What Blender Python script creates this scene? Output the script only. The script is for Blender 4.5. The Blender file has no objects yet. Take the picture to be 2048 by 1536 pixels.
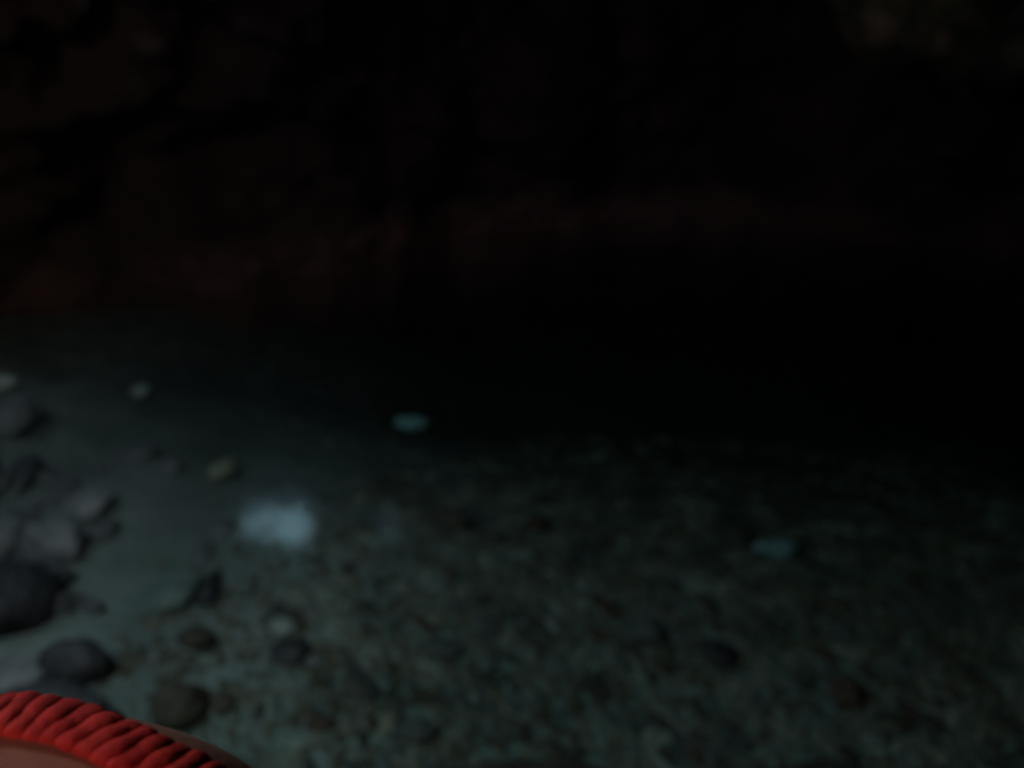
import bpy, bmesh, math, random
from mathutils import Vector, Matrix, noise
from mathutils.bvhtree import BVHTree
R = math.radians
scene = bpy.context.scene
col = scene.collection
random.seed(7)

# ------------------------------------------------------------------ camera
CAM = Vector((0, 0, 1.8)); PITCH = R(30)
cd = bpy.data.cameras.new('camera'); cam = bpy.data.objects.new('camera', cd); col.objects.link(cam)
cam.location = CAM; cam.rotation_euler = (R(90) - PITCH, 0, 0)
cd.sensor_width = 36; cd.lens = 28.25; cd.clip_start = 0.02; cd.clip_end = 500
cd.dof.use_dof = True; cd.dof.focus_distance = 0.40; cd.dof.aperture_fstop = 3.7
scene.camera = cam

# ------------------------------------------------------------------ sky (seen and felt only through the openings of the grotto)
w = bpy.data.worlds.new('World'); scene.world = w; w.use_nodes = True
wn = w.node_tree; wn.nodes.clear()
sky = wn.nodes.new('ShaderNodeTexSky'); sky.sky_type = 'NISHITA'; sky.sun_disc = False
sky.sun_elevation = R(25); sky.sun_rotation = R(150)
sky.dust_density = 4.0; sky.air_density = 1.0
bg = wn.nodes.new('ShaderNodeBackground'); bg.inputs['Strength'].default_value = 0.15
wo = wn.nodes.new('ShaderNodeOutputWorld')
tn = wn.nodes.new('ShaderNodeMix'); tn.data_type = 'RGBA'; tn.blend_type = 'MULTIPLY'; tn.inputs['Factor'].default_value = 1
tn.inputs['B'].default_value = (.90, 1.08, .80, 1)
wn.links.new(sky.outputs[0], tn.inputs['A']); wn.links.new(tn.outputs['Result'], bg.inputs[0]); wn.links.new(bg.outputs[0], wo.inputs[0])

scene.view_settings.view_transform = 'Standard'; scene.view_settings.look = 'None'
scene.view_settings.exposure = 4.7; scene.view_settings.gamma = 1
scene.render.engine = 'CYCLES'
scene.cycles.transparent_max_bounces = 16

# the torch that lights the near bank and the bed of the pool, held high just outside the left of the frame
ld = bpy.data.lights.new('torch', 'SPOT'); torch = bpy.data.objects.new('torch', ld); col.objects.link(torch)
torch.location = (-1.20, .72, 2.1); ld.energy = 1.12; ld.color = (.76, 1.0, 1.0); ld.spot_size = R(165); ld.spot_blend = 1.0; ld.shadow_soft_size = .10
torch.rotation_euler = (Vector((.15, 1.3, 0)) - torch.location).to_track_quat('-Z', 'Y').to_euler()

# weak fill light added to brighten the strap, just above and beside the camera
ld = bpy.data.lights.new('strap_fill', 'POINT'); fill = bpy.data.objects.new('strap_fill', ld); col.objects.link(fill)
fill.location = (-.42, -.16, 1.98); ld.energy = .125; ld.color = (1.0, .88, .76); ld.shadow_soft_size = .03

# ------------------------------------------------------------------ helpers
def tag(o, label=None, cat=None, group=None, kind=None):
    if label: o['label'] = label
    if cat: o['category'] = cat
    if group: o['group'] = group
    if kind: o['kind'] = kind
    return o

def link(name, verts, faces, mat, parent=None, smooth=True):
    me = bpy.data.meshes.new(name); me.from_pydata([tuple(v) for v in verts], [], faces); me.update()
    if smooth: me.polygons.foreach_set('use_smooth', [True] * len(me.polygons))
    if mat: me.materials.append(mat)
    o = bpy.data.objects.new(name, me); col.objects.link(o)
    if parent: o.parent = parent
    return o

def nz(p, s, o=4):
    return noise.fractal(Vector(p) * s, 0.6, 2.1, o)

# pixel of the 2048-wide photograph -> viewing ray
F = 1607.0
def ray(px, py):
    x = (px - 1024) / F; v = (768 - py) / F
    return Vector((x, math.cos(PITCH) + v * math.sin(PITCH), -math.sin(PITCH) + v * math.cos(PITCH)))

def sm(a, b, x):
    t = max(0, min(1, (x - a) / (b - a))); return t * t * (3 - 2 * t)

def ground_h(x, y):
    shore = -1.32 + 0.18 * math.sin(y * 1.9 + 0.6) - 0.22 * sm(1.8, 3.2, y)
    d = x - shore                               # metres from the water's edge, + = in the pool
    if d < 0: h = 0.16 * sm(0, 0.5, -d) + 0.12 * max(0, -d - 0.3)
    else: h = -0.10 * sm(0, 0.45, d) - 0.10 * sm(0.3, 1.8, d)
    h -= 0.42 * sm(1.5, 4.8, y + 0.22 * x) * sm(-0.6, 1.4, d)
    # the photographer's own bank, below and behind the frame
    h += 0.36 * sm(0.75, 0.1, y) * 1.0
    h -= (0.10 + 0.20 * sm(.8, -.6, d)) * sm(2.3, 3.7, y)
    h += 0.030 * nz((x, y, 0), 1.3) + 0.012 * nz((x, y, 5), 4.5)
    return h

def on_ground(px, py, lift=0.0):
    d = ray(px, py); t = 0.8
    while t < 9:
        p = CAM + d * t
        if p.z < ground_h(p.x, p.y) + lift: return p
        t += 0.01
    return p

# ------------------------------------------------------------------ materials
def mat(name): 
    m = bpy.data.materials.new(name); m.use_nodes = True; n = m.node_tree; n.nodes.clear(); return m, n, n.nodes, n.links

def stone_mat(name, c1, c2, rough=0.75, scale=14, bump=0.5, spec=0.35, c3=None, obj_vary=0.0):
    m, n, N, L = mat(name)
    out = N.new('ShaderNodeOutputMaterial'); b = N.new('ShaderNodeBsdfPrincipled'); L.new(b.outputs[0], out.inputs[0])
    tc = N.new('ShaderNodeTexCoord')
    n1 = N.new('ShaderNodeTexNoise'); n1.inputs['Scale'].default_value = scale; n1.inputs['Detail'].default_value = 9; n1.inputs['Roughness'].default_value = .65
    L.new(tc.outputs['Object'], n1.inputs['Vector'])
    r = N.new('ShaderNodeValToRGB'); r.color_ramp.elements[0].position = .35; r.color_ramp.elements[1].position = .66
    r.color_ramp.elements[0].color = (*c1, 1); r.color_ramp.elements[1].color = (*c2, 1)
    if c3:
        e = r.color_ramp.elements.new(.5); e.color = (*c3, 1)
    L.new(n1.outputs['Fac'], r.inputs['Fac'])
    last = r.outputs[0]
    if obj_vary:
        oi = N.new('ShaderNodeObjectInfo'); hsv = N.new('ShaderNodeHueSaturation')
        mr = N.new('ShaderNodeMapRange'); mr.inputs['To Min'].default_value = 1 - obj_vary; mr.inputs['To Max'].default_value = 1 + obj_vary
        L.new(oi.outputs['Random'], mr.inputs['Value']); L.new(mr.outputs[0], hsv.inputs['Value']); L.new(last, hsv.inputs['Color']); last = hsv.outputs[0]
    L.new(last, b.inputs['Base Color'])
    b.inputs['Roughness'].default_value = rough; b.inputs['Specular IOR Level'].default_value = spec
    n2 = N.new('ShaderNodeTexNoise'); n2.inputs['Scale'].default_value = scale * 3; n2.inputs['Detail'].default_value = 6
    L.new(tc.outputs['Object'], n2.inputs['Vector'])
    bp = N.new('ShaderNodeBump'); bp.inputs['Strength'].default_value = bump; bp.inputs['Distance'].default_value = .02
    L.new(n2.outputs['Fac'], bp.inputs['Height']); L.new(bp.outputs[0], b.inputs['Normal'])
    return m

M = {}
M['grey'] = stone_mat('grey_limestone', (.18, .17, .18), (.40, .385, .40), obj_vary=.12)
M['dark'] = stone_mat('dark_wet_stone', (.045, .04, .045), (.11, .10, .11), rough=.5, obj_vary=.2)
M['slate'] = stone_mat('mid_grey_stone', (.12, .115, .12), (.27, .26, .27), obj_vary=.15)
M['brown'] = stone_mat('brown_stone', (.07, .055, .045), (.17, .14, .11), obj_vary=.3)
M['red'] = stone_mat('reddish_stone', (.09, .055, .045), (.18, .115, .09), obj_vary=.25)
M['yellow'] = stone_mat('yellowish_stone', (.27, .27, .19), (.40, .39, .29), obj_vary=.1)
M['pale'] = stone_mat('pale_stone', (.36, .40, .36), (.52, .55, .50), obj_vary=.1)
M['white'] = stone_mat('glint_white', (.50, .80, .86), (.62, .88, .92), bump=.2)  # pale colour painted for a reflected glint
M['char'] = stone_mat('charcoal_pebble', (.08, .09, .085), (.17, .18, .17), obj_vary=.3)
M['bluish'] = stone_mat('glint_blue_grey', (.26, .42, .45), (.40, .58, .62), bump=.2)  # dimmer glint colour, painted
M['eye'] = stone_mat('eye_white', (.03, .02, .015), (.6, .6, .58), rough=.2, scale=3, bump=0)
M['olive'] = stone_mat('algae_grey_stone', (.11, .14, .13), (.26, .31, .29), obj_vary=.3)

# pool bed: pale silt near the edge, patches of dark gravel and algae
m, n, N, L = mat('silt_and_gravel'); M['bed'] = m
out = N.new('ShaderNodeOutputMaterial'); b = N.new('ShaderNodeBsdfPrincipled'); L.new(b.outputs[0], out.inputs[0])
geo = N.new('ShaderNodeNewGeometry')
def tex(scale, det, mp=None, rough=.6):
    t = N.new('ShaderNodeTexNoise'); t.inputs['Scale'].default_value = scale; t.inputs['Detail'].default_value = det; t.inputs['Roughness'].default_value = rough
    L.new((mp or geo).outputs[0 if mp else 'Position'], t.inputs['Vector']); return t
def ramp(src, a, ca, z, cz):
    r = N.new('ShaderNodeValToRGB'); e = r.color_ramp.elements; e[0].position = a; e[0].color = (*ca, 1); e[1].position = z; e[1].color = (*cz, 1)
    L.new(src, r.inputs['Fac']); return r
def mix(fac, a, b_):
    x = N.new('ShaderNodeMix'); x.data_type = 'RGBA'
    L.new(fac, x.inputs['Factor']); L.new(a, x.inputs['A']); L.new(b_, x.inputs['B']); return x.outputs['Result']
silt = ramp(tex(5, 8).outputs['Fac'], .3, (.24, .29, .28), .7, (.44, .48, .46))
grav = ramp(tex(26, 9).outputs['Fac'], .38, (.09, .11, .10), .62, (.38, .48, .44))
tint = ramp(tex(9, 4).outputs['Fac'], .45, (.22, .34, .30), .65, (.18, .16, .13))
mixg = N.new('ShaderNodeMix'); mixg.data_type = 'RGBA'; mixg.inputs['Factor'].default_value = .4
L.new(grav.outputs[0], mixg.inputs['A']); L.new(tint.outputs[0], mixg.inputs['B'])
# gravel covers the bed away from the bank (a real deposit with a ragged edge)
sx = N.new('ShaderNodeSeparateXYZ'); L.new(geo.outputs['Position'], sx.inputs[0])
m1 = N.new('ShaderNodeMath'); m1.operation = 'MULTIPLY_ADD'; m1.inputs[1].default_value = .55; L.new(sx.outputs['Y'], m1.inputs[0])
m1.inputs[2].default_value = -1.25
m0 = N.new('ShaderNodeMath'); m0.operation = 'SUBTRACT'; L.new(sx.outputs['X'], m0.inputs[0]); L.new(m1.outputs[0], m0.inputs[1])
m2 = N.new('ShaderNodeMath'); m2.operation = 'MULTIPLY_ADD'; m2.inputs[1].default_value = 1.3; L.new(tex(2.4, 6).outputs['Fac'], m2.inputs[0]); L.new(m0.outputs[0], m2.inputs[2])
mr = N.new('ShaderNodeMapRange'); mr.inputs['From Min'].default_value = .15; mr.inputs['From Max'].default_value = .85; L.new(m2.outputs[0], mr.inputs['Value'])
# bed painted darker towards the back, for the fall-off of the light
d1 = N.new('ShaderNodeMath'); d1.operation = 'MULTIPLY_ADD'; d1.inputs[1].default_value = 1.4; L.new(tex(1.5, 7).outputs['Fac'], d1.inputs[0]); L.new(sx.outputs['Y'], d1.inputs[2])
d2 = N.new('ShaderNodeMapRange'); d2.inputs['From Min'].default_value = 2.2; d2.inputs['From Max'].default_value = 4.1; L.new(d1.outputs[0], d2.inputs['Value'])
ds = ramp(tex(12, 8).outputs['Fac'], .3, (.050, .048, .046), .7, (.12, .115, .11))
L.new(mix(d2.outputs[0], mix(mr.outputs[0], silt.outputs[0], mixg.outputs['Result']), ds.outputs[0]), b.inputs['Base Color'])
b.inputs['Roughness'].default_value = .9; b.inputs['Specular IOR Level'].default_value = .2
bp = N.new('ShaderNodeBump'); bp.inputs['Strength'].default_value = .6; bp.inputs['Distance'].default_value = .03
L.new(tex(22, 8).outputs['Fac'], bp.inputs['Height']); L.new(bp.outputs[0], b.inputs['Normal'])

# grotto rock: dark reddish limestone, a pinkish mineral line just above the water, moss high up on one side
m, n, N, L = mat('grotto_rock'); M['wall'] = m
out = N.new('ShaderNodeOutputMaterial'); b = N.new('ShaderNodeBsdfPrincipled'); L.new(b.outputs[0], out.inputs[0])
geo = N.new('ShaderNodeNewGeometry')
base = ramp(tex(1.6, 9).outputs['Fac'], .35, (.026, .011, .010), .68, (.078, .034, .030))
line = ramp(tex(5, 6).outputs['Fac'], .3, (.18, .06, .07), .7, (.29, .11, .12))
sx = N.new('ShaderNodeSeparateXYZ'); L.new(geo.outputs['Position'], sx.inputs[0])
zz = N.new('ShaderNodeMath'); zz.operation = 'MULTIPLY_ADD'; zz.inputs[1].default_value = -.16; L.new(tex(1.7, 5).outputs['Fac'], zz.inputs[0]); L.new(sx.outputs['Z'], zz.inputs[2])
mr = N.new('ShaderNodeMapRange'); mr.interpolation_type = 'SMOOTHSTEP'; mr.inputs['From Min'].default_value = .22; mr.inputs['From Max'].default_value = .02; L.new(zz.outputs[0], mr.inputs['Value'])
fx = N.new('ShaderNodeMapRange'); fx.inputs['From Min'].default_value = .6; fx.inputs['From Max'].default_value = 2.6; fx.inputs['To Min'].default_value = 1; fx.inputs['To Max'].default_value = .1
L.new(sx.outputs['X'], fx.inputs['Value'])
pt = N.new('ShaderNodeMath'); pt.operation = 'MULTIPLY'; L.new(mr.outputs[0], pt.inputs[0]); L.new(fx.outputs[0], pt.inputs[1])
fl = N.new('ShaderNodeMapRange'); fl.inputs['From Min'].default_value = -2.2; fl.inputs['From Max'].default_value = -.3; fl.inputs['To Min'].default_value = .25; fl.inputs['To Max'].default_value = 1
L.new(sx.outputs['X'], fl.inputs['Value'])
pl = N.new('ShaderNodeMath'); pl.operation = 'MULTIPLY'; L.new(pt.outputs[0], pl.inputs[0]); L.new(fl.outputs[0], pl.inputs[1]); pt = pl
pa = ramp(tex(3.2, 8).outputs['Fac'], .36, (.55, .55, .55), .6, (1, 1, 1))
pu = N.new('ShaderNodeMath'); pu.operation = 'MULTIPLY'; L.new(pt.outputs[0], pu.inputs[0]); L.new(pa.outputs[0], pu.inputs[1])
L.new(mix(pu.outputs[0], base.outputs[0], line.outputs[0]), b.inputs['Base Color'])
b.inputs['Roughness'].default_value = .85; b.inputs['Specular IOR Level'].default_value = .25
bp = N.new('ShaderNodeBump'); bp.inputs['Strength'].default_value = .9; bp.inputs['Distance'].default_value = .08
L.new(tex(7, 9).outputs['Fac'], bp.inputs['Height']); L.new(bp.outputs[0], b.inputs['Normal'])

M['outcrop'] = stone_mat('brown_outcrop_rock', (.012, .016, .008), (.26, .12, .09), scale=2.2, bump=.9, c3=(.035, .035, .018))

# water: clear, faint ripples; absorption inside
m, n, N, L = mat('pool_water'); M['water'] = m
out = N.new('ShaderNodeOutputMaterial'); tr = N.new('ShaderNodeBsdfTransparent'); gl = N.new('ShaderNodeBsdfGlossy')
gl.inputs['Roughness'].default_value = .11
fr = N.new('ShaderNodeFresnel'); geo = N.new('ShaderNodeNewGeometry')
io = N.new('ShaderNodeMapRange'); io.inputs['To Min'].default_value = 1.333; io.inputs['To Max'].default_value = .75      # same reflectance from above and below the surface
L.new(geo.outputs['Backfacing'], io.inputs['Value']); L.new(io.outputs[0], fr.inputs['IOR'])
mp = N.new('ShaderNodeMapping'); mp.inputs['Rotation'].default_value = (0, 0, R(25)); mp.inputs['Scale'].default_value = (1, 2.2, 1); L.new(geo.outputs['Position'], mp.inputs['Vector'])
bp = N.new('ShaderNodeBump'); bp.inputs['Strength'].default_value = .07; bp.inputs['Distance'].default_value = .02
L.new(tex(6, 3, mp).outputs['Fac'], bp.inputs['Height']); L.new(bp.outputs[0], gl.inputs['Normal'])
mx = N.new('ShaderNodeMixShader'); L.new(fr.outputs[0], mx.inputs[0]); L.new(tr.outputs[0], mx.inputs[1]); L.new(gl.outputs[0], mx.inputs[2])
L.new(mx.outputs[0], out.inputs['Surface'])
va = N.new('ShaderNodeVolumeAbsorption'); va.inputs['Color'].default_value = (.40, .56, .52, 1); va.inputs['Density'].default_value = 1.0
L.new(va.outputs[0], out.inputs['Volume'])

# ------------------------------------------------------------------ the grotto (one shell of rock, open to the sky in a few places)
base_pts = [(-3.35, 1.2), (-3.25, 3.2), (-2.73, 3.9), (-2.2, 4.08), (-1.69, 4.14), (-0.98, 4.55), (-0.08, 5.23), (0.8, 5.4), (1.62, 5.29), (2.35, 4.99), (3.3, 4.55),
            (4.2, 3.4), (4.4, 1.6), (4.0, -0.6), (2.6, -2.4), (0.3, -3.0), (-1.8, -2.6), (-3.0, -1.0)]
CX, CY = 0.3, 1.2
pol = sorted([(math.atan2(y - CY, x - CX) % (2 * math.pi), math.hypot(x - CX, y - CY)) for x, y in base_pts])
def base_r(th):
    th %= 2 * math.pi
    for i in range(len(pol)):
        a0, r0 = pol[i]; a1, r1 = pol[(i + 1) % len(pol)]
        if a1 < a0: a1 += 2 * math.pi
        t = th if th >= a0 else th + 2 * math.pi
        if a0 <= t <= a1: return r0 + (r1 - r0) * sm(0, 1, (t - a0) / (a1 - a0))
    return pol[0][1]
NU, NV, NS = 460, 230, 8
TOP = 3.3
V, Fc = [], []
for j in range(NV + NS):
    for i in range(NU):
        th = 2 * math.pi * i / NU; r = base_r(th)
        if j < NS: z = -2.6 * (1 - j / NS); rr = r
        else:
            ph = (j - NS) / NV * math.pi / 2
            z = TOP * math.sin(ph); rr = r * math.cos(ph) ** .5 * (1 + .03 * math.sin(ph * 2))
        d = Vector((math.cos(th) * math.cos(max(0, z / TOP)), math.sin(th) * math.cos(max(0, z / TOP)), math.sin(max(0, z / TOP))))
        p = Vector((CX + rr * math.cos(th), CY + rr * math.sin(th), z))
        # strata dip to the right; ledges and hollows grow above the waterline
        a = sm(.03, .9, z)
        q = Vector((p.x, p.y, p.z + .45 * p.x))
        led = noise.noise(Vector((q.x * .5, q.y * .5, q.z * 2.6)))
        dv = (.10 + .30 * a) * (nz(p, .8) - .15) + .20 * a * led + .045 * nz(p, 4.2, 3)
        V.append(p + d * dv)
for j in range(NV + NS - 1):
    for i in range(NU):
        a, b_ = j * NU + i, j * NU + (i + 1) % NU
        Fc.append((a, a + NU, b_ + NU, b_))
V.append(Vector((CX, CY, TOP + .1)))
for i in range(NU):
    Fc.append(((NV + NS - 1) * NU + i, len(V) - 1, (NV + NS - 1) * NU + (i + 1) % NU))
bvh = BVHTree.FromPolygons(V, Fc)
# openings: the big one high on the left, and the gaps whose sky glints on the water
holes = []    # centre, axis a, half a, axis b, half b
def hole(o, d, ha, hb, spin=0):
    h, nrm, idx, dist = bvh.ray_cast(o, d.normalized())
    dn = d.normalized(); a = dn.cross(Vector((0, 0, 1))).normalized(); b2 = a.cross(dn).normalized()
    a, b2 = a * math.cos(spin) + b2 * math.sin(spin), -a * math.sin(spin) + b2 * math.cos(spin)
    holes.append((h, a, ha, b2, hb, dn)); return h
def glint(px, py, wpx, hpx, spin=0):
    d = ray(px, py); t = CAM.z / -d.z; p = CAM + d * t; d2 = Vector((d.x, d.y, -d.z))
    h, _, _, dist = bvh.ray_cast(p, d2.normalized())
    tt = t + dist / d2.length
    hole(p, d2, wpx / F * tt / 2, hpx / F * tt / 2, spin)
hole(Vector((-1.1, 1.5, 0)), Vector((-1.15, -.1, 2.4)), .38, .30)
glint(547, 1048, 176, 74, R(12))
glint(785, 1060, 90, 26, R(10))
def in_hole(c, grow=1.0):
    for (h, a, ha, b2, hb, dn) in holes:
        v = c - h
        if v.length > 2.2: continue
        x = v.dot(a) / ha; y = v.dot(b2) / hb
        if abs(v.dot(dn)) > 1.2: continue
        if math.hypot(x, y) < grow * (1 + .10 * noise.noise(c * 5)): return True
    return False
ctr = lambda f: sum((V[i] for i in f), Vector()) / len(f)
keep = []
for f in Fc:
    if len(f) == 4 and in_hole(ctr(f), 2.2):        # finer rock round the openings, so that their rims are not stepped
        a, b_, c_, d_ = (V[i] for i in f); K = 6
        base = len(V)
        for u in range(K + 1):
            for v_ in range(K + 1):
                V.append((a.lerp(b_, u / K)).lerp(d_.lerp(c_, u / K), v_ / K))
        for u in range(K):
            for v_ in range(K):
                q = (base + u * (K + 1) + v_, base + (u + 1) * (K + 1) + v_, base + (u + 1) * (K + 1) + v_ + 1, base + u * (K + 1) + v_ + 1)
                if not in_hole(ctr(q)): keep.append(q)
    else: keep.append(f)
cave = link('cliff', V, keep, M['wall'])
cb = bmesh.new(); cb.from_mesh(cave.data); bmesh.ops.remove_doubles(cb, verts=cb.verts, dist=1e-5)
cb.to_mesh(cave.data); cb.free()
tag(cave, kind='structure')
so = cave.modifiers.new('thickness', 'SOLIDIFY'); so.thickness = .12; so.offset = -1
for (h, a, ha, b2, hb, dn) in holes:      # sampling portals in the openings
    ld = bpy.data.lights.new('sky_portal', 'AREA'); ld.shape = 'RECTANGLE'; ld.size = ha * 2.6; ld.size_y = hb * 2.6
    ld.cycles.is_portal = True
    lo = bpy.data.objects.new('sky_portal', ld); col.objects.link(lo)
    lo.matrix_world = Matrix.Translation(h + dn * .05) @ Matrix((a, b2, a.cross(b2))).transposed().to_4x4()
    if (lo.matrix_world.to_3x3() @ Vector((0, 0, -1))).dot(dn) > 0:
        lo.matrix_world = Matrix.Translation(h + dn * .05) @ Matrix((a, -b2, -a.cross(b2))).transposed().to_4x4()

# ------------------------------------------------------------------ ground and water
GV, GF = [], []
nx, ny = 280, 300; X0, X1, Y0, Y1 = -4.6, 5.6, -4.2, 6.8
for j in range(ny + 1):
    for i in range(nx + 1):
        x = X0 + (X1 - X0) * i / nx; y = Y0 + (Y1 - Y0) * j / ny
        GV.append((x, y, ground_h(x, y)))
for j in range(ny):
    for i in range(nx):
        a = j * (nx + 1) + i; GF.append((a, a + 1, a + nx + 2, a + nx + 1))
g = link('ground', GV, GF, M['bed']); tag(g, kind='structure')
bm = bmesh.new(); bmesh.ops.create_cube(bm, size=1)
bmesh.ops.scale(bm, vec=(10.1, 10.9, 1.9), verts=bm.verts); bmesh.ops.translate(bm, vec=(.5, 1.3, -.95), verts=bm.verts)
me = bpy.data.meshes.new('water'); bm.to_mesh(me); bm.free(); me.materials.append(M['water'])
wat = bpy.data.objects.new('water', me); col.objects.link(wat); tag(wat, kind='structure')

# ------------------------------------------------------------------ stones
def rock_mesh(name, seed, sub=4, rough=.34, angular=0.0, flat=1.0):
    bm = bmesh.new(); bmesh.ops.create_icosphere(bm, subdivisions=sub, radius=1)
    off = Vector((seed * 13.7, seed * 7.1, seed * 3.3)); rnd = random.Random(seed)
    planes = [(Vector((rnd.gauss(0, 1), rnd.gauss(0, 1), rnd.gauss(0, .8))).normalized(), rnd.uniform(.62, .88)) for _ in range(9)]
    for v in bm.verts:
        p = v.co.copy(); s = 1 + rough * noise.noise(p * 1.1 + off) + rough * .45 * noise.noise(p * 2.6 + off) + rough * .26 * noise.noise(p * 6 + off) + rough * .12 * noise.noise(p * 14 + off)
        p = p * s
        if angular:
            for nn, dd in planes:
                k = p.dot(nn)
                if k > dd: p -= nn * (k - dd) * angular
        p.z *= flat; v.co = p
    me = bpy.data.meshes.new(name); bm.to_mesh(me); bm.free()
    me.polygons.foreach_set('use_smooth', [True] * len(me.polygons))
    return me

def put_rock(name, px, py, wpx, hpx, m, label, cat='rock', group=None, rz=0, flat=.6, angular=.0, seed=1, sink=.3, lift=0, rough=.38):
    """(px,py) centre of its outline in the photo, (wpx,hpx) its width and height there"""
    p = on_ground(px, py + hpx * .25); dist = (p - CAM).dot(ray(1024, 768))
    a = wpx / F * dist / 2; h = hpx / F * dist / 2
    ele = -(p - CAM).normalized().z; ca = math.sqrt(1 - ele * ele)
    # visible half height = sqrt((b*sin)^2 + (c*cos)^2)
    c = a * flat; b = math.sqrt(max((h * h - (c * ca) ** 2), (a * .3) ** 2)) / ele
    me = rock_mesh(name, seed, rough=rough, angular=angular)
    for v in me.vertices: v.co = Vector((v.co.x * a, v.co.y * b, v.co.z * c))
    me.materials.append(m)
    o = bpy.data.objects.new(name, me); col.objects.link(o)
    o.location = (p.x, p.y, ground_h(p.x, p.y) + c * (1 - 2 * sink) + lift); o.rotation_euler.z = rz
    tag(o, label, cat, group); return o

S = 'boulder'
put_rock('boulder', 116, 1083, 125, 92, M['grey'], 'light grey rounded boulder at the water\'s edge on the left bank', seed=3, flat=.75, sink=.18, angular=.5)
put_rock('boulder', 38, 1195, 175, 150, M['dark'], 'largest near-black boulder on the left bank below the light grey one', seed=5, flat=.8, sink=.2, angular=.5)
put_rock('boulder', 152, 1322, 128, 92, M['dark'], 'round dark stone with a shaded right side, alone on pale sand above the red strap', 'rock', seed=8, flat=.75, sink=.2, rough=.16)
put_rock('boulder', 178, 1004, 110, 66, M['grey'], 'flat grey slab with a sharp dark right edge, behind the light grey boulder', seed=11, flat=.4, angular=.8, sink=.2)
put_rock('boulder', 22, 832, 110, 80, M['slate'], 'farthest grey boulder on the left bank, cut by the left frame edge', seed=13, flat=.6, sink=.25, angular=.4)
put_rock('boulder', 52, 940, 66, 62, M['dark'], 'small dark boulder between the farthest grey boulder and the flat slab', seed=17, flat=.6, sink=.25, angular=.5)
put_rock('boulder', 12, 1072, 80, 78, M['grey'], 'pale grey boulder at the left frame edge beside the light grey rounded one', seed=19, flat=.7, sink=.2, angular=.4)
put_rock('boulder', 105, 1150, 105, 60, M['dark'], 'dark wedge of rock under the light grey rounded boulder', seed=23, flat=.5, sink=.25, angular=.8)
put_rock('boulder', 110, 1410, 220, 85, M['dark'], 'long low black rock directly behind the red ruched strap', seed=29, flat=.4, sink=.2, rough=.2)
put_rock('boulder', 28, 1330, 120, 80, M['grey'], 'low whitish-grey rock in the bottom left beside the round dark stone', seed=31, flat=.25, sink=.3, rough=.2)
put_rock('stone', 272, 908, 105, 34, M['slate'], 'thin flat grey slab lying in shallow water near the left bank', 'stone', seed=37, flat=.22, sink=.2, angular=.8)
put_rock('stone', 345, 932, 50, 26, M['slate'], 'small grey stone touching the right end of the thin flat slab', 'stone', seed=38, flat=.4, sink=.2, angular=.8)
put_rock('stone', 445, 944, 66, 44, M['yellow'], 'pale yellowish angular stone standing above the bright glint on the water', 'stone', seed=41, flat=.5, sink=.1, angular=.8)
put_rock('stone', 438, 1048, 66, 54, M['slate'], 'flat grey stone just left of the brightest glint on the water', 'stone', seed=43, flat=.3, sink=.2, angular=.5)
put_rock('stone', 405, 1100, 36, 60, M['slate'], 'narrow dark stone below the flat grey stone by the glint', 'stone', seed=47, flat=.5, sink=.2)
put_rock('stone', 343, 1172, 105, 85, M['olive'], 'broad flat submerged rock with a dark lower edge in the pale shallows', 'stone', seed=53, flat=.3, sink=.1, angular=.7)
put_rock('stone', 420, 1168, 42, 70, M['dark'], 'upright dark stone leaning on the right of the broad submerged rock', 'stone', seed=59, flat=.7, sink=.2)
put_rock('stone', 388, 1277, 76, 46, M['brown'], 'brown angular stone on pale sand below the broad submerged rock', 'stone', seed=61, flat=.6, sink=.15, angular=.6)
put_rock('stone', 362, 1410, 108, 92, M['brown'], 'big round dark brown stone just above the bare shoulder', 'stone', seed=67, flat=.8, sink=.15, rough=.16)
put_rock('stone', 447, 1402, 44, 44, M['brown'], 'small dark stone right of the big round brown stone', 'stone', seed=71, flat=.7, sink=.15)
put_rock('stone', 567, 1252, 58, 34, M['pale'], 'palest whitish stone near the middle of the shallows', 'stone', seed=73, flat=.4, sink=.1, angular=.6)
put_rock('stone', 582, 1298, 82, 52, M['dark'], 'dark flat stone just below the palest whitish stone', 'stone', seed=79, flat=.4, sink=.2)
put_rock('stone', 640, 1448, 50, 34, M['red'], 'orange brown stone on gravel near the bottom left of the pool', 'stone', seed=83, flat=.6, sink=.1)
put_rock('stone', 775, 1442, 34, 42, M['yellow'], 'small yellow stone beside a dark hollow near the bottom of the frame', 'stone', seed=89, flat=.6, sink=.1)
put_rock('stone', 830, 1460, 90, 50, M['char'], 'dark stone right of the small yellow stone near the bottom', 'stone', seed=97, flat=.5, sink=.2)
put_rock('stone', 877, 1292, 80, 44, M['char'], 'dark lone stone left of centre among the gravel', 'stone', seed=101, flat=.4, sink=.2)
put_rock('stone', 1283, 1262, 90, 44, M['char'], 'wide dark stone right of the middle of the pool bed', 'stone', seed=103, flat=.4, sink=.2)
put_rock('stone', 1435, 1300, 70, 46, M['dark'], 'black slanting stone right of the wide dark stone', 'stone', seed=107, flat=.4, sink=.15, rz=-.6)
put_rock('stone', 893, 1036, 80, 42, M['brown'], 'reddish stone right of the faint second glint', 'stone', seed=109, flat=.4, sink=.2)
put_rock('stone', 1072, 1044, 52, 36, M['red'], 'smaller reddish stone farther right from the glints near the centre', 'stone', seed=113, flat=.5, sink=.2)
put_rock('stone', 1690, 1380, 64, 52, M['red'], 'dark reddish stone alone in the dim lower right', 'stone', seed=127, flat=.5, sink=.2)
put_rock('stone', 1680, 1575, 300, 90, M['brown'], 'broad low brown rock cut by the bottom edge at the right', 'stone', seed=131, flat=.25, sink=.3)
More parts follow.
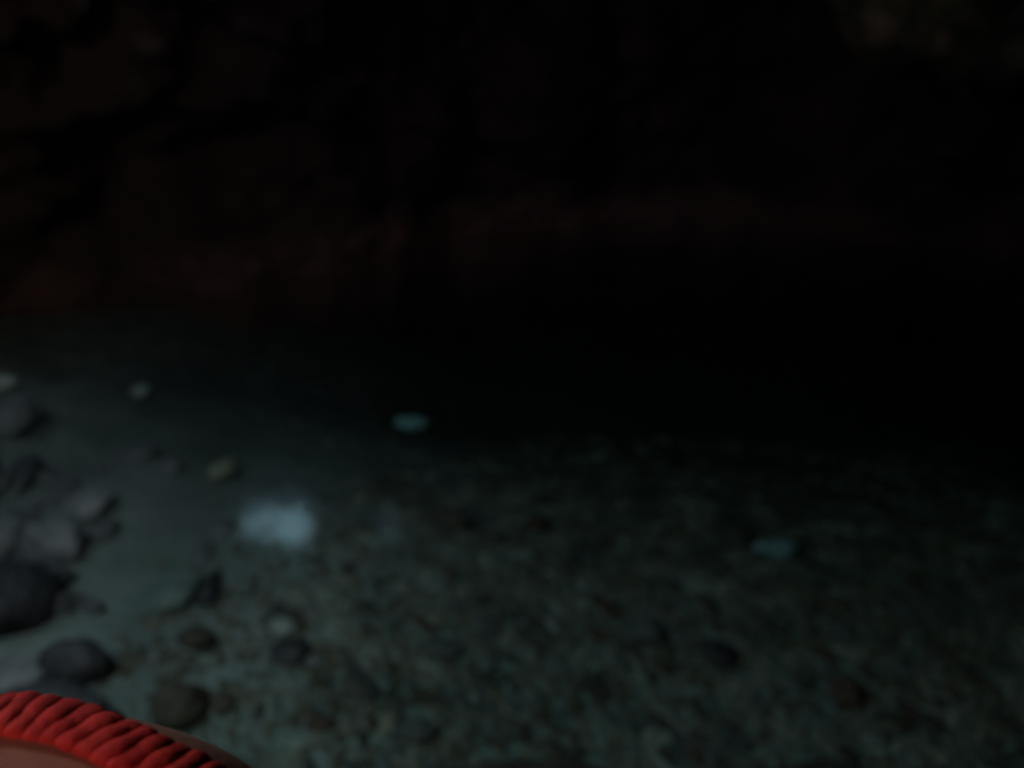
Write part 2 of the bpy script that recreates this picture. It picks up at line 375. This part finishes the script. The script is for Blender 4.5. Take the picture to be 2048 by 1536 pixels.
put_rock('stone', 1080, 1575, 380, 80, M['brown'], 'broad low brown rock cut by the bottom edge near the centre', 'stone', seed=137, flat=.2, sink=.3)

put_rock('stone', 822, 848, 60, 24, M['white'], 'bluish white stone shape standing in for a glint farther out on the water', 'stone', seed=141, flat=.4, sink=.15, rough=.45, lift=.0)  # added shape, its pale colour stands for a reflection on the water
put_rock('stone', 1552, 1100, 84, 22, M['bluish'], 'long bluish white stone shape standing in for a glint in the right half of the pool', 'stone', seed=144, flat=.4, sink=.2, rough=.5, lift=.0)  # added as a painted glint, like the one farther out
put_rock('stone', 283, 783, 38, 22, M['pale'], 'tiny pale stone farthest out in the water on the left', 'stone', seed=142, flat=.4, sink=.1, rough=.15)
put_rock('stone', 2, 766, 62, 34, M['pale'], 'pale stone far out on the left, half cut by the frame edge', 'stone', seed=143, flat=.4, sink=.1, rough=.15)

# cobbles filling the gaps between the boulders of the left bank
rnd = random.Random(23)
cob = [rock_mesh('cobble', 300 + q * 5, sub=4, rough=.42, angular=.5, flat=.6) for q in range(5)]
for q in range(34):
    for _ in range(60):
        px = rnd.uniform(-60, 240) * (1 - .15 * rnd.random()); py = rnd.uniform(880, 1420)
        if px < 250 - abs(py - 1060) * .35 and not (1235 < py < 1375 and px > -10): break
    p = on_ground(px, py); r_ = rnd.uniform(.022, .055)
    me = cob[q % 5] if q >= 5 else cob[q]
    if not me.materials: me.materials.append(M['slate'])
    o = bpy.data.objects.new('cobble', me); col.objects.link(o)
    o.scale = (r_ * rnd.uniform(.9, 1.4), r_ * rnd.uniform(.8, 1.2), r_); o.rotation_euler = (rnd.uniform(-.3, .3), rnd.uniform(-.3, .3), rnd.uniform(0, 6.3))
    o.location = (p.x, p.y, ground_h(p.x, p.y) + r_ * .2)
    tag(o, 'fist-sized grey cobble wedged among the boulders of the left bank', 'cobble', 'grey cobbles on the left bank')

# pebbles: a few shapes, copied one by one
kinds = [('brown', 'small brown pebble lying in the gravel of the pool bed', 'small brown pebbles in the pool', 70),
         ('char', 'small blackish pebble lying in the gravel of the pool bed', 'small blackish pebbles in the pool', 60),
         ('olive', 'small greenish grey pebble lying in the gravel of the pool bed', 'small greenish grey pebbles in the pool', 80),
         ('red', 'small reddish pebble lying in the gravel of the pool bed', 'small reddish pebbles in the pool', 30),
         ('pale', 'small pale pebble lying in the gravel of the pool bed', 'small pale pebbles in the pool', 14)]
rnd = random.Random(11)
for k, lab, grp, cnt in kinds:
    protos = []
    for s in range(4):
        me = rock_mesh('pebble', 200 + s * 7 + len(k), sub=2, rough=.3, angular=.4, flat=.55); me.materials.append(M[k]); protos.append(me)
    made = 0; first = None
    while made < cnt:
        px = rnd.uniform(380, 2040); py = rnd.uniform(1000, 1560)
        if px < 470 + (1350 - py) * .3 and rnd.random() < .75: continue
        if py < 1120 and px > 1500: continue
        if rnd.random() > .35 + .65 * (py - 1000) / 500: continue
        if px < 560 and py > 1440: continue
        p = on_ground(px, py)
        if first is None:
            o = bpy.data.objects.new('pebble', protos[0]); first = o
            tag(o, lab, 'pebble', grp)
        else:
            o = first.copy(); o.data = protos[made % 4]
        col.objects.link(o)
        r = rnd.uniform(.012, .030) * (1.3 if rnd.random() < .15 else 1) * (.8 if k == 'pale' else 1)
        o.scale = (r * rnd.uniform(.7, 1), r * rnd.uniform(1.2, 2.1), r * rnd.uniform(.7, 1.1))
        o.rotation_euler = (0, 0, R(32) + rnd.gauss(0, .25)); o.location = (p.x, p.y, ground_h(p.x, p.y) + r * .05)
        made += 1

# loose gravel nobody could count
ico = bmesh.new(); bmesh.ops.create_icosphere(ico, subdivisions=1, radius=1)
iv = [v.co.copy() for v in ico.verts]; fi = [tuple(v.index for v in f.verts) for f in ico.faces]; ico.free()
GV, GF = [], []
for _ in range(22000):
    x = rnd.uniform(-1.2, 2.4); y = rnd.uniform(.9, 3.6)
    dens = sm(-.9, -.2, x - .55 * y + 1.25 + .5 * nz((x, y, 2), 1.6)) * (1 - .6 * sm(2.4, 3.6, y)) + .04
    if rnd.random() > dens: continue
    r = rnd.uniform(.004, .016); a = R(32) + rnd.gauss(0, .4); ca, sa = math.cos(a), math.sin(a); b0 = len(GV); h = ground_h(x, y)
    ex = rnd.uniform(1, 2)
    for v in iv:
        k = r * (1 + rnd.uniform(-.2, .2)); vx, vy = v.x * k, v.y * k * ex
        GV.append((x + vx * ca - vy * sa, y + vx * sa + vy * ca, h + v.z * k * .6))
    GF += [tuple(b0 + i for i in f) for f in fi]
M['gravel'] = stone_mat('mixed_gravel', (.05, .06, .045), (.48, .52, .44), scale=6, bump=.2, c3=(.20, .165, .12))
gr = link('gravel', GV, GF, M['gravel']); tag(gr, 'fine mixed gravel scattered over the pool bed', 'gravel', kind='stuff')

# ------------------------------------------------------------------ outcrop hanging from the wall, top right
def outcrop():
    bm = bmesh.new(); bmesh.ops.create_icosphere(bm, subdivisions=6, radius=1)
    c = CAM + ray(1985, -110) * 3.7
    for v in bm.verts:
        p = v.co.copy(); q = p * 1.3 + Vector((4, 2, 9))
        s = 1 + .22 * noise.noise(q) + .16 * noise.noise(Vector((q.x * 3.4 + q.z, q.y * 1.2, q.z * 1.0))) + .05 * nz(q, 4)
        p *= s
        v.co = Vector((p.x * .70, p.y * .8, p.z * .50)) + c + Vector((0, .2, 0)) + Vector((-.25, 0, .25)) * p.z * .6
    me = bpy.data.meshes.new('rock_outcrop'); bm.to_mesh(me); bm.free()
    me.polygons.foreach_set('use_smooth', [True] * len(me.polygons)); me.materials.append(M['outcrop'])
    o = bpy.data.objects.new('rock_outcrop', me); col.objects.link(o)
    tag(o, 'brown and mossy rock outcrop jutting from the cliff in the top right corner', 'rock')
outcrop()

# ------------------------------------------------------------------ person sitting on the bank, shoulder and red top in the corner of the frame
m, n, N, L = mat('skin'); M['skin'] = m
out = N.new('ShaderNodeOutputMaterial'); b = N.new('ShaderNodeBsdfPrincipled'); L.new(b.outputs[0], out.inputs[0])
geo = N.new('ShaderNodeNewGeometry')
L.new(ramp(tex(30, 5).outputs['Fac'], .3, (.46, .155, .115), .7, (.54, .20, .15)).outputs[0], b.inputs['Base Color'])
b.inputs['Roughness'].default_value = .38; b.inputs['Subsurface Weight'].default_value = .0
bp = N.new('ShaderNodeBump'); bp.inputs['Strength'].default_value = .12; bp.inputs['Distance'].default_value = .003
L.new(tex(150, 4).outputs['Fac'], bp.inputs['Height']); L.new(bp.outputs[0], b.inputs['Normal'])
m, n, N, L = mat('red_fabric'); M['fabric'] = m
out = N.new('ShaderNodeOutputMaterial'); b = N.new('ShaderNodeBsdfPrincipled'); L.new(b.outputs[0], out.inputs[0])
geo = N.new('ShaderNodeNewGeometry')
L.new(ramp(tex(60, 5).outputs['Fac'], .3, (.58, .022, .022), .7, (.80, .045, .038)).outputs[0], b.inputs['Base Color'])
b.inputs['Roughness'].default_value = .8; b.inputs['Specular IOR Level'].default_value = .15
bp = N.new('ShaderNodeBump'); bp.inputs['Strength'].default_value = .4; bp.inputs['Distance'].default_value = .002
L.new(tex(220, 3).outputs['Fac'], bp.inputs['Height']); L.new(bp.outputs[0], b.inputs['Normal'])
m, n, N, L = mat('dark_hair'); M['hair'] = m
out = N.new('ShaderNodeOutputMaterial'); b = N.new('ShaderNodeBsdfPrincipled'); L.new(b.outputs[0], out.inputs[0])
b.inputs['Base Color'].default_value = (.015, .01, .008, 1); b.inputs['Roughness'].default_value = .45

# The companion stands just in front, back to the photographer; their right shoulder fills the corner.
root = bpy.data.objects.new('person', None); col.objects.link(root)
T = Vector((-.315, .156, .2285)); root.location = T
tag(root, 'person with a bare shoulder and red ruched strap standing in the bottom left corner', 'person')
J = {'pelvis': (0, 0, .90, .125), 'waist': (0, .0, 1.03, .105), 'chest': (0, .01, 1.14, .12), 'upper': (0, .005, 1.23, .11), 'neck0': (0, .0, 1.32, .065), 'neck1': (0, .015, 1.39, .055),
     'head0': (0, .035, 1.46, .082), 'head1': (0, .03, 1.54, .088), 'head2': (0, .025, 1.59, .06)}
E = [('pelvis', 'waist'), ('waist', 'chest'), ('chest', 'upper'), ('upper', 'neck0'), ('neck0', 'neck1'), ('neck1', 'head0'), ('head0', 'head1'), ('head1', 'head2')]
for s, g_ in (('R', 1), ('L', -1)):
    for k, (x, y, z, r) in {'t': (.085, .0, 1.255, .088), 'sh': (.155, .0, 1.245, .088), 'd': (.200, .0, 1.20, .078), 'a': (.228, -.005, 1.10, .050), 'e': (.25, -.02, .965, .040), 'f': (.262, .03, .85, .036),
                            'w': (.27, .07, .74, .025), 'h': (.27, .085, .675, .030), 'hip': (.085, .0, .84, .10), 'th': (.095, .01, .66, .078), 'k': (.10, .015, .45, .055),
                            'c': (.105, -.01, .32, .052), 'an': (.11, -.01, .09, .034), 'he': (.11, .02, .035, .033), 'to': (.12, .13, .022, .028)}.items():
        J[k + s] = (x * g_, y, z, r)
    E += [('upper', 't' + s), ('t' + s, 'sh' + s), ('sh' + s, 'd' + s), ('d' + s, 'a' + s), ('a' + s, 'e' + s), ('e' + s, 'f' + s), ('f' + s, 'w' + s), ('w' + s, 'h' + s),
          ('pelvis', 'hip' + s), ('hip' + s, 'th' + s), ('th' + s, 'k' + s), ('k' + s, 'c' + s), ('c' + s, 'an' + s), ('an' + s, 'he' + s), ('he' + s, 'to' + s)]
    hx, hy, hz, _ = J['h' + s]
    for q, (dy, ln) in enumerate(((.024, .066), (.008, .076), (-.008, .07), (-.024, .055))):
        J[f'g{s}{q}a'] = (hx, hy + dy, hz - .035, .0095); J[f'g{s}{q}b'] = (hx - g_ * .004, hy + dy * 1.15, hz - .035 - ln * .55, .0085); J[f'g{s}{q}c'] = (hx - g_ * .02, hy + dy * 1.2, hz - .035 - ln, .0070)
        E += [('h' + s, f'g{s}{q}a'), (f'g{s}{q}a', f'g{s}{q}b'), (f'g{s}{q}b', f'g{s}{q}c')]
    J[f'q{s}a'] = (hx - g_ * .008, hy + .038, hz - .002, .011); J[f'q{s}b'] = (hx - g_ * .012, hy + .050, hz - .045, .009)
    E += [('h' + s, f'q{s}a'), (f'q{s}a', f'q{s}b')]
names = list(J); vi = {k: i for i, k in enumerate(names)}
me = bpy.data.meshes.new('body'); me.from_pydata([J[k][:3] for k in names], [(vi[a], vi[b_]) for a, b_ in E], [])
body = bpy.data.objects.new('body', me); col.objects.link(body)
sk = body.modifiers.new('skin', 'SKIN'); su = body.modifiers.new('sub', 'SUBSURF'); su.levels = su.render_levels = 3
sm_ = body.modifiers.new('smooth', 'SMOOTH'); sm_.iterations = 4; sm_.factor = .5
sk.use_smooth_shade = True
if not me.skin_vertices: 
    bmt = bmesh.new(); bmt.from_mesh(me); bmt.verts.layers.skin.verify(); bmt.to_mesh(me); bmt.free()
for i, k in enumerate(names):
    r = J[k][3]
    flat = {'chest': (1.3, .95), 'upper': (1.2, .9), 'waist': (1.15, .85), 'pelvis': (1.25, .95)}.get(k, (1, 1))
    me.skin_vertices[0].data[i].radius = (r * flat[0], r * flat[1]); me.skin_vertices[0].data[i].use_root = (k == 'pelvis')
dg = bpy.context.evaluated_depsgraph_get(); dg.update()
bme = bpy.data.meshes.new_from_object(body.evaluated_get(dg))
bpy.data.objects.remove(body)
bme.name = 'body'
body = bpy.data.objects.new('body', bme); col.objects.link(body); body.parent = root
bme.materials.clear(); bme.materials.append(M['skin']); bme.polygons.foreach_set('use_smooth', [True] * len(bme.polygons))
for v in bme.vertices:      # face: brow, eye hollows, nose, lips, chin (looks away from the photographer)
    x, y, z = v.co
    if z > 1.42 and y > .07:
        f_ = sm(.07, .11, y)
        v.co.y += f_ * (.022 * math.exp(-(x / .012) ** 2 - ((z - 1.485) / .022) ** 2) - .010 * math.exp(-((abs(x) - .032) / .014) ** 2 - ((z - 1.515) / .012) ** 2)
                        + .006 * math.exp(-(x / .024) ** 2 - ((z - 1.450) / .010) ** 2) + .006 * math.exp(-(x / .03) ** 2 - ((z - 1.425) / .015) ** 2))
bme.update()
BV = [T + v.co for v in bme.vertices]
bb = BVHTree.FromPolygons(BV, [tuple(p.vertices) for p in bme.polygons])

def shell(name, z0, z1, off, m, parent, planes=()):
    """a garment: the body's own surface cut cleanly, pushed outward and given soft folds"""
    bm = bmesh.new(); bm.from_mesh(bme)
    for co, no in [((0, 0, z1), (0, 0, 1)), ((0, 0, z0), (0, 0, -1))] + list(planes):
        bmesh.ops.bisect_plane(bm, geom=bm.verts[:] + bm.edges[:] + bm.faces[:], plane_co=co, plane_no=no, clear_outer=True)
    bm.normal_update()
    for v in bm.verts: v.co += v.normal * (off + .003 * noise.noise(v.co * 22))
    me = bpy.data.meshes.new(name); bm.to_mesh(me); bm.free(); me.materials.clear(); me.materials.append(m)
    me.polygons.foreach_set('use_smooth', [True] * len(me.polygons))
    o = bpy.data.objects.new(name, me); col.objects.link(o); o.parent = parent
    so = o.modifiers.new('cloth', 'SOLIDIFY'); so.thickness = .002
    return o
def blob(name, c, rx, ry, rz, m, parent, seed=1, rough=.05, plane=None):
    bm = bmesh.new(); bmesh.ops.create_icosphere(bm, subdivisions=5, radius=1)
    for v in bm.verts:
        p = v.co * (1 + rough * noise.noise(v.co * 2 + Vector((seed, 0, 0))) + .03 * noise.noise(Vector((v.co.x * 14, v.co.y * 14, v.co.z * 1.5)))); v.co = Vector((p.x * rx + c[0], p.y * ry + c[1], p.z * rz + c[2]))
    if plane: bmesh.ops.bisect_plane(bm, geom=bm.verts[:] + bm.edges[:] + bm.faces[:], plane_co=plane[0], plane_no=plane[1], clear_outer=True)
    me = bpy.data.meshes.new(name); bm.to_mesh(me); bm.free(); me.polygons.foreach_set('use_smooth', [True] * len(me.polygons)); me.materials.append(m)
    o = bpy.data.objects.new(name, me); col.objects.link(o); o.parent = parent; return o
blob('hair', (0, .005, 1.545), .104, .112, .112, M['hair'], root, plane=((0, .072, 1.57), (0, 1, -.55)))
for sg in (-1, 1):
    blob('ear', (sg * .089, .03, 1.505), .010, .018, .030, M['skin'], root)
    blob('eye', (sg * .032, .106, 1.515), .0115, .0115, .0095, M['eye'], root)
arms = [((.172, 0, 1.15), (1, 0, -.25)), ((-.172, 0, 1.15), (-1, 0, -.25))]
shell('top', .95, 1.175, .004, M['fabric'], root, arms)
shell('shorts', .62, .97, .006, M['dark'], root, [((.21, 0, .8), (1, 0, 0)), ((-.21, 0, .8), (-1, 0, 0))])

# ruched red strap wrapped over the shoulder: gathered folds run from its inner to its outer edge
outer = [(-200, 1475), (-160, 1452), (-120, 1434), (-80, 1420), (-40, 1411), (0, 1408), (40, 1405), (82, 1407), (124, 1414), (172, 1425), (208, 1440), (250, 1457), (285, 1470), (312, 1484), (345, 1500), (380, 1517), (412, 1536), (445, 1558), (475, 1582), (505, 1612), (530, 1645)]
inner = [(-250, 1540), (-205, 1515), (-165, 1498), (-128, 1487), (-92, 1480), (-58, 1475), (-28, 1474), (6, 1479), (42, 1484), (76, 1490), (110, 1497), (145, 1507), (178, 1522), (212, 1540), (250, 1560), (290, 1582), (325, 1606), (355, 1632), (385, 1662), (410, 1695), (430, 1730)]
def on_body(px, py):
    d = ray(px, py).normalized(); h, nrm, i, dist = bb.ray_cast(CAM, d)
    if h is None or dist > 1.2:
        h, nrm, i, dist = bb.find_nearest(CAM + d * .50)
    return h, nrm
def lerp2(a, b_, t): return (a[0] + (b_[0] - a[0]) * t, a[1] + (b_[1] - a[1]) * t)
SUB, NVV = 14, 26
secs = [(on_body(*a)[0], on_body(*b_)[0], a, b_) for a, b_ in zip(inner, outer)]
# the same band carried on round the arm, chest, other arm and back until it closes
ctl = [(.262, .05, 1.14), (.20, .09, 1.15), (.12, .11, 1.18), (0, .12, 1.215), (-.12, .11, 1.225), (-.20, .09, 1.215), (-.262, .05, 1.19), (-.275, 0, 1.19), (-.262, -.05, 1.19), (-.20, -.09, 1.215), (-.10, -.12, 1.225), (-.03, -.12, 1.25)]
lo_ = [T + Vector((x, y, z - .032)) for x, y, z in ctl]; hi_ = [T + Vector((x * .98, y * .98, z + .030)) for x, y, z in ctl]
def resample(pts, step):
    out_ = []
    for a, b_ in zip(pts, pts[1:]):
        n_ = max(1, round((b_[0] - a[0]).length / step))
        for q in range(n_): out_.append((a[0].lerp(b_[0], q / n_), a[1].lerp(b_[1], q / n_)))
    return out_
more = resample([(secs[-1][0], secs[-1][1])] + list(zip(lo_, hi_)) + [(secs[0][0], secs[0][1])], .012)
secs = secs + [(a, b_, None, None) for a, b_ in more[1:]] + [(secs[0][0], secs[0][1], None, None)]
V3, F3 = [], []; rnd = random.Random(4)
rib = [rnd.uniform(.8, 1.15) for _ in secs]; wav = [rnd.uniform(-1, 1) for _ in secs]
rows = 0
for k in range(len(secs) - 1):
    s0, s1 = secs[k], secs[k + 1]; pix = s0[2] is not None and s1[2] is not None
    for q in range(SUB):
        t = q / SUB; fold = math.sin(math.pi * t) ** .36
        for j in range(NVV + 1):
            v = j / NVV; vv = v * (1.0 + .05 * (fold - .5) * rib[k]) if v > .5 else v
            if pix:
                px, py = lerp2(lerp2(s0[2], s1[2], t), lerp2(s0[3], s1[3], t), vv)
                h, nr = on_body(px + wav[k] * 3 * math.sin(v * 5), py)
            else:
                g_ = s0[0].lerp(s1[0], t).lerp(s0[1].lerp(s1[1], t), vv)
                h, nr, _, _ = bb.find_nearest(g_)
            e = math.sin(math.pi * v) ** .25 if 0 < j < NVV else 0
            V3.append(h + nr * (.0008 + (.0025 * rib[k] * fold * (.86 + .14 * math.sin(v * 9 + k * 2)) + .0008) * e) - T)
        rows += 1
for a in range(rows - 1):
    for j in range(NVV):
        i0 = a * (NVV + 1) + j; F3.append((i0, i0 + 1, i0 + NVV + 2, i0 + NVV + 1))
strap = link('strap', V3, F3, M['fabric'], root); strap['label'] = 'red ruched strap gathered into thick folds'
so = strap.modifiers.new('cloth', 'SOLIDIFY'); so.thickness = .002; so.offset = -1
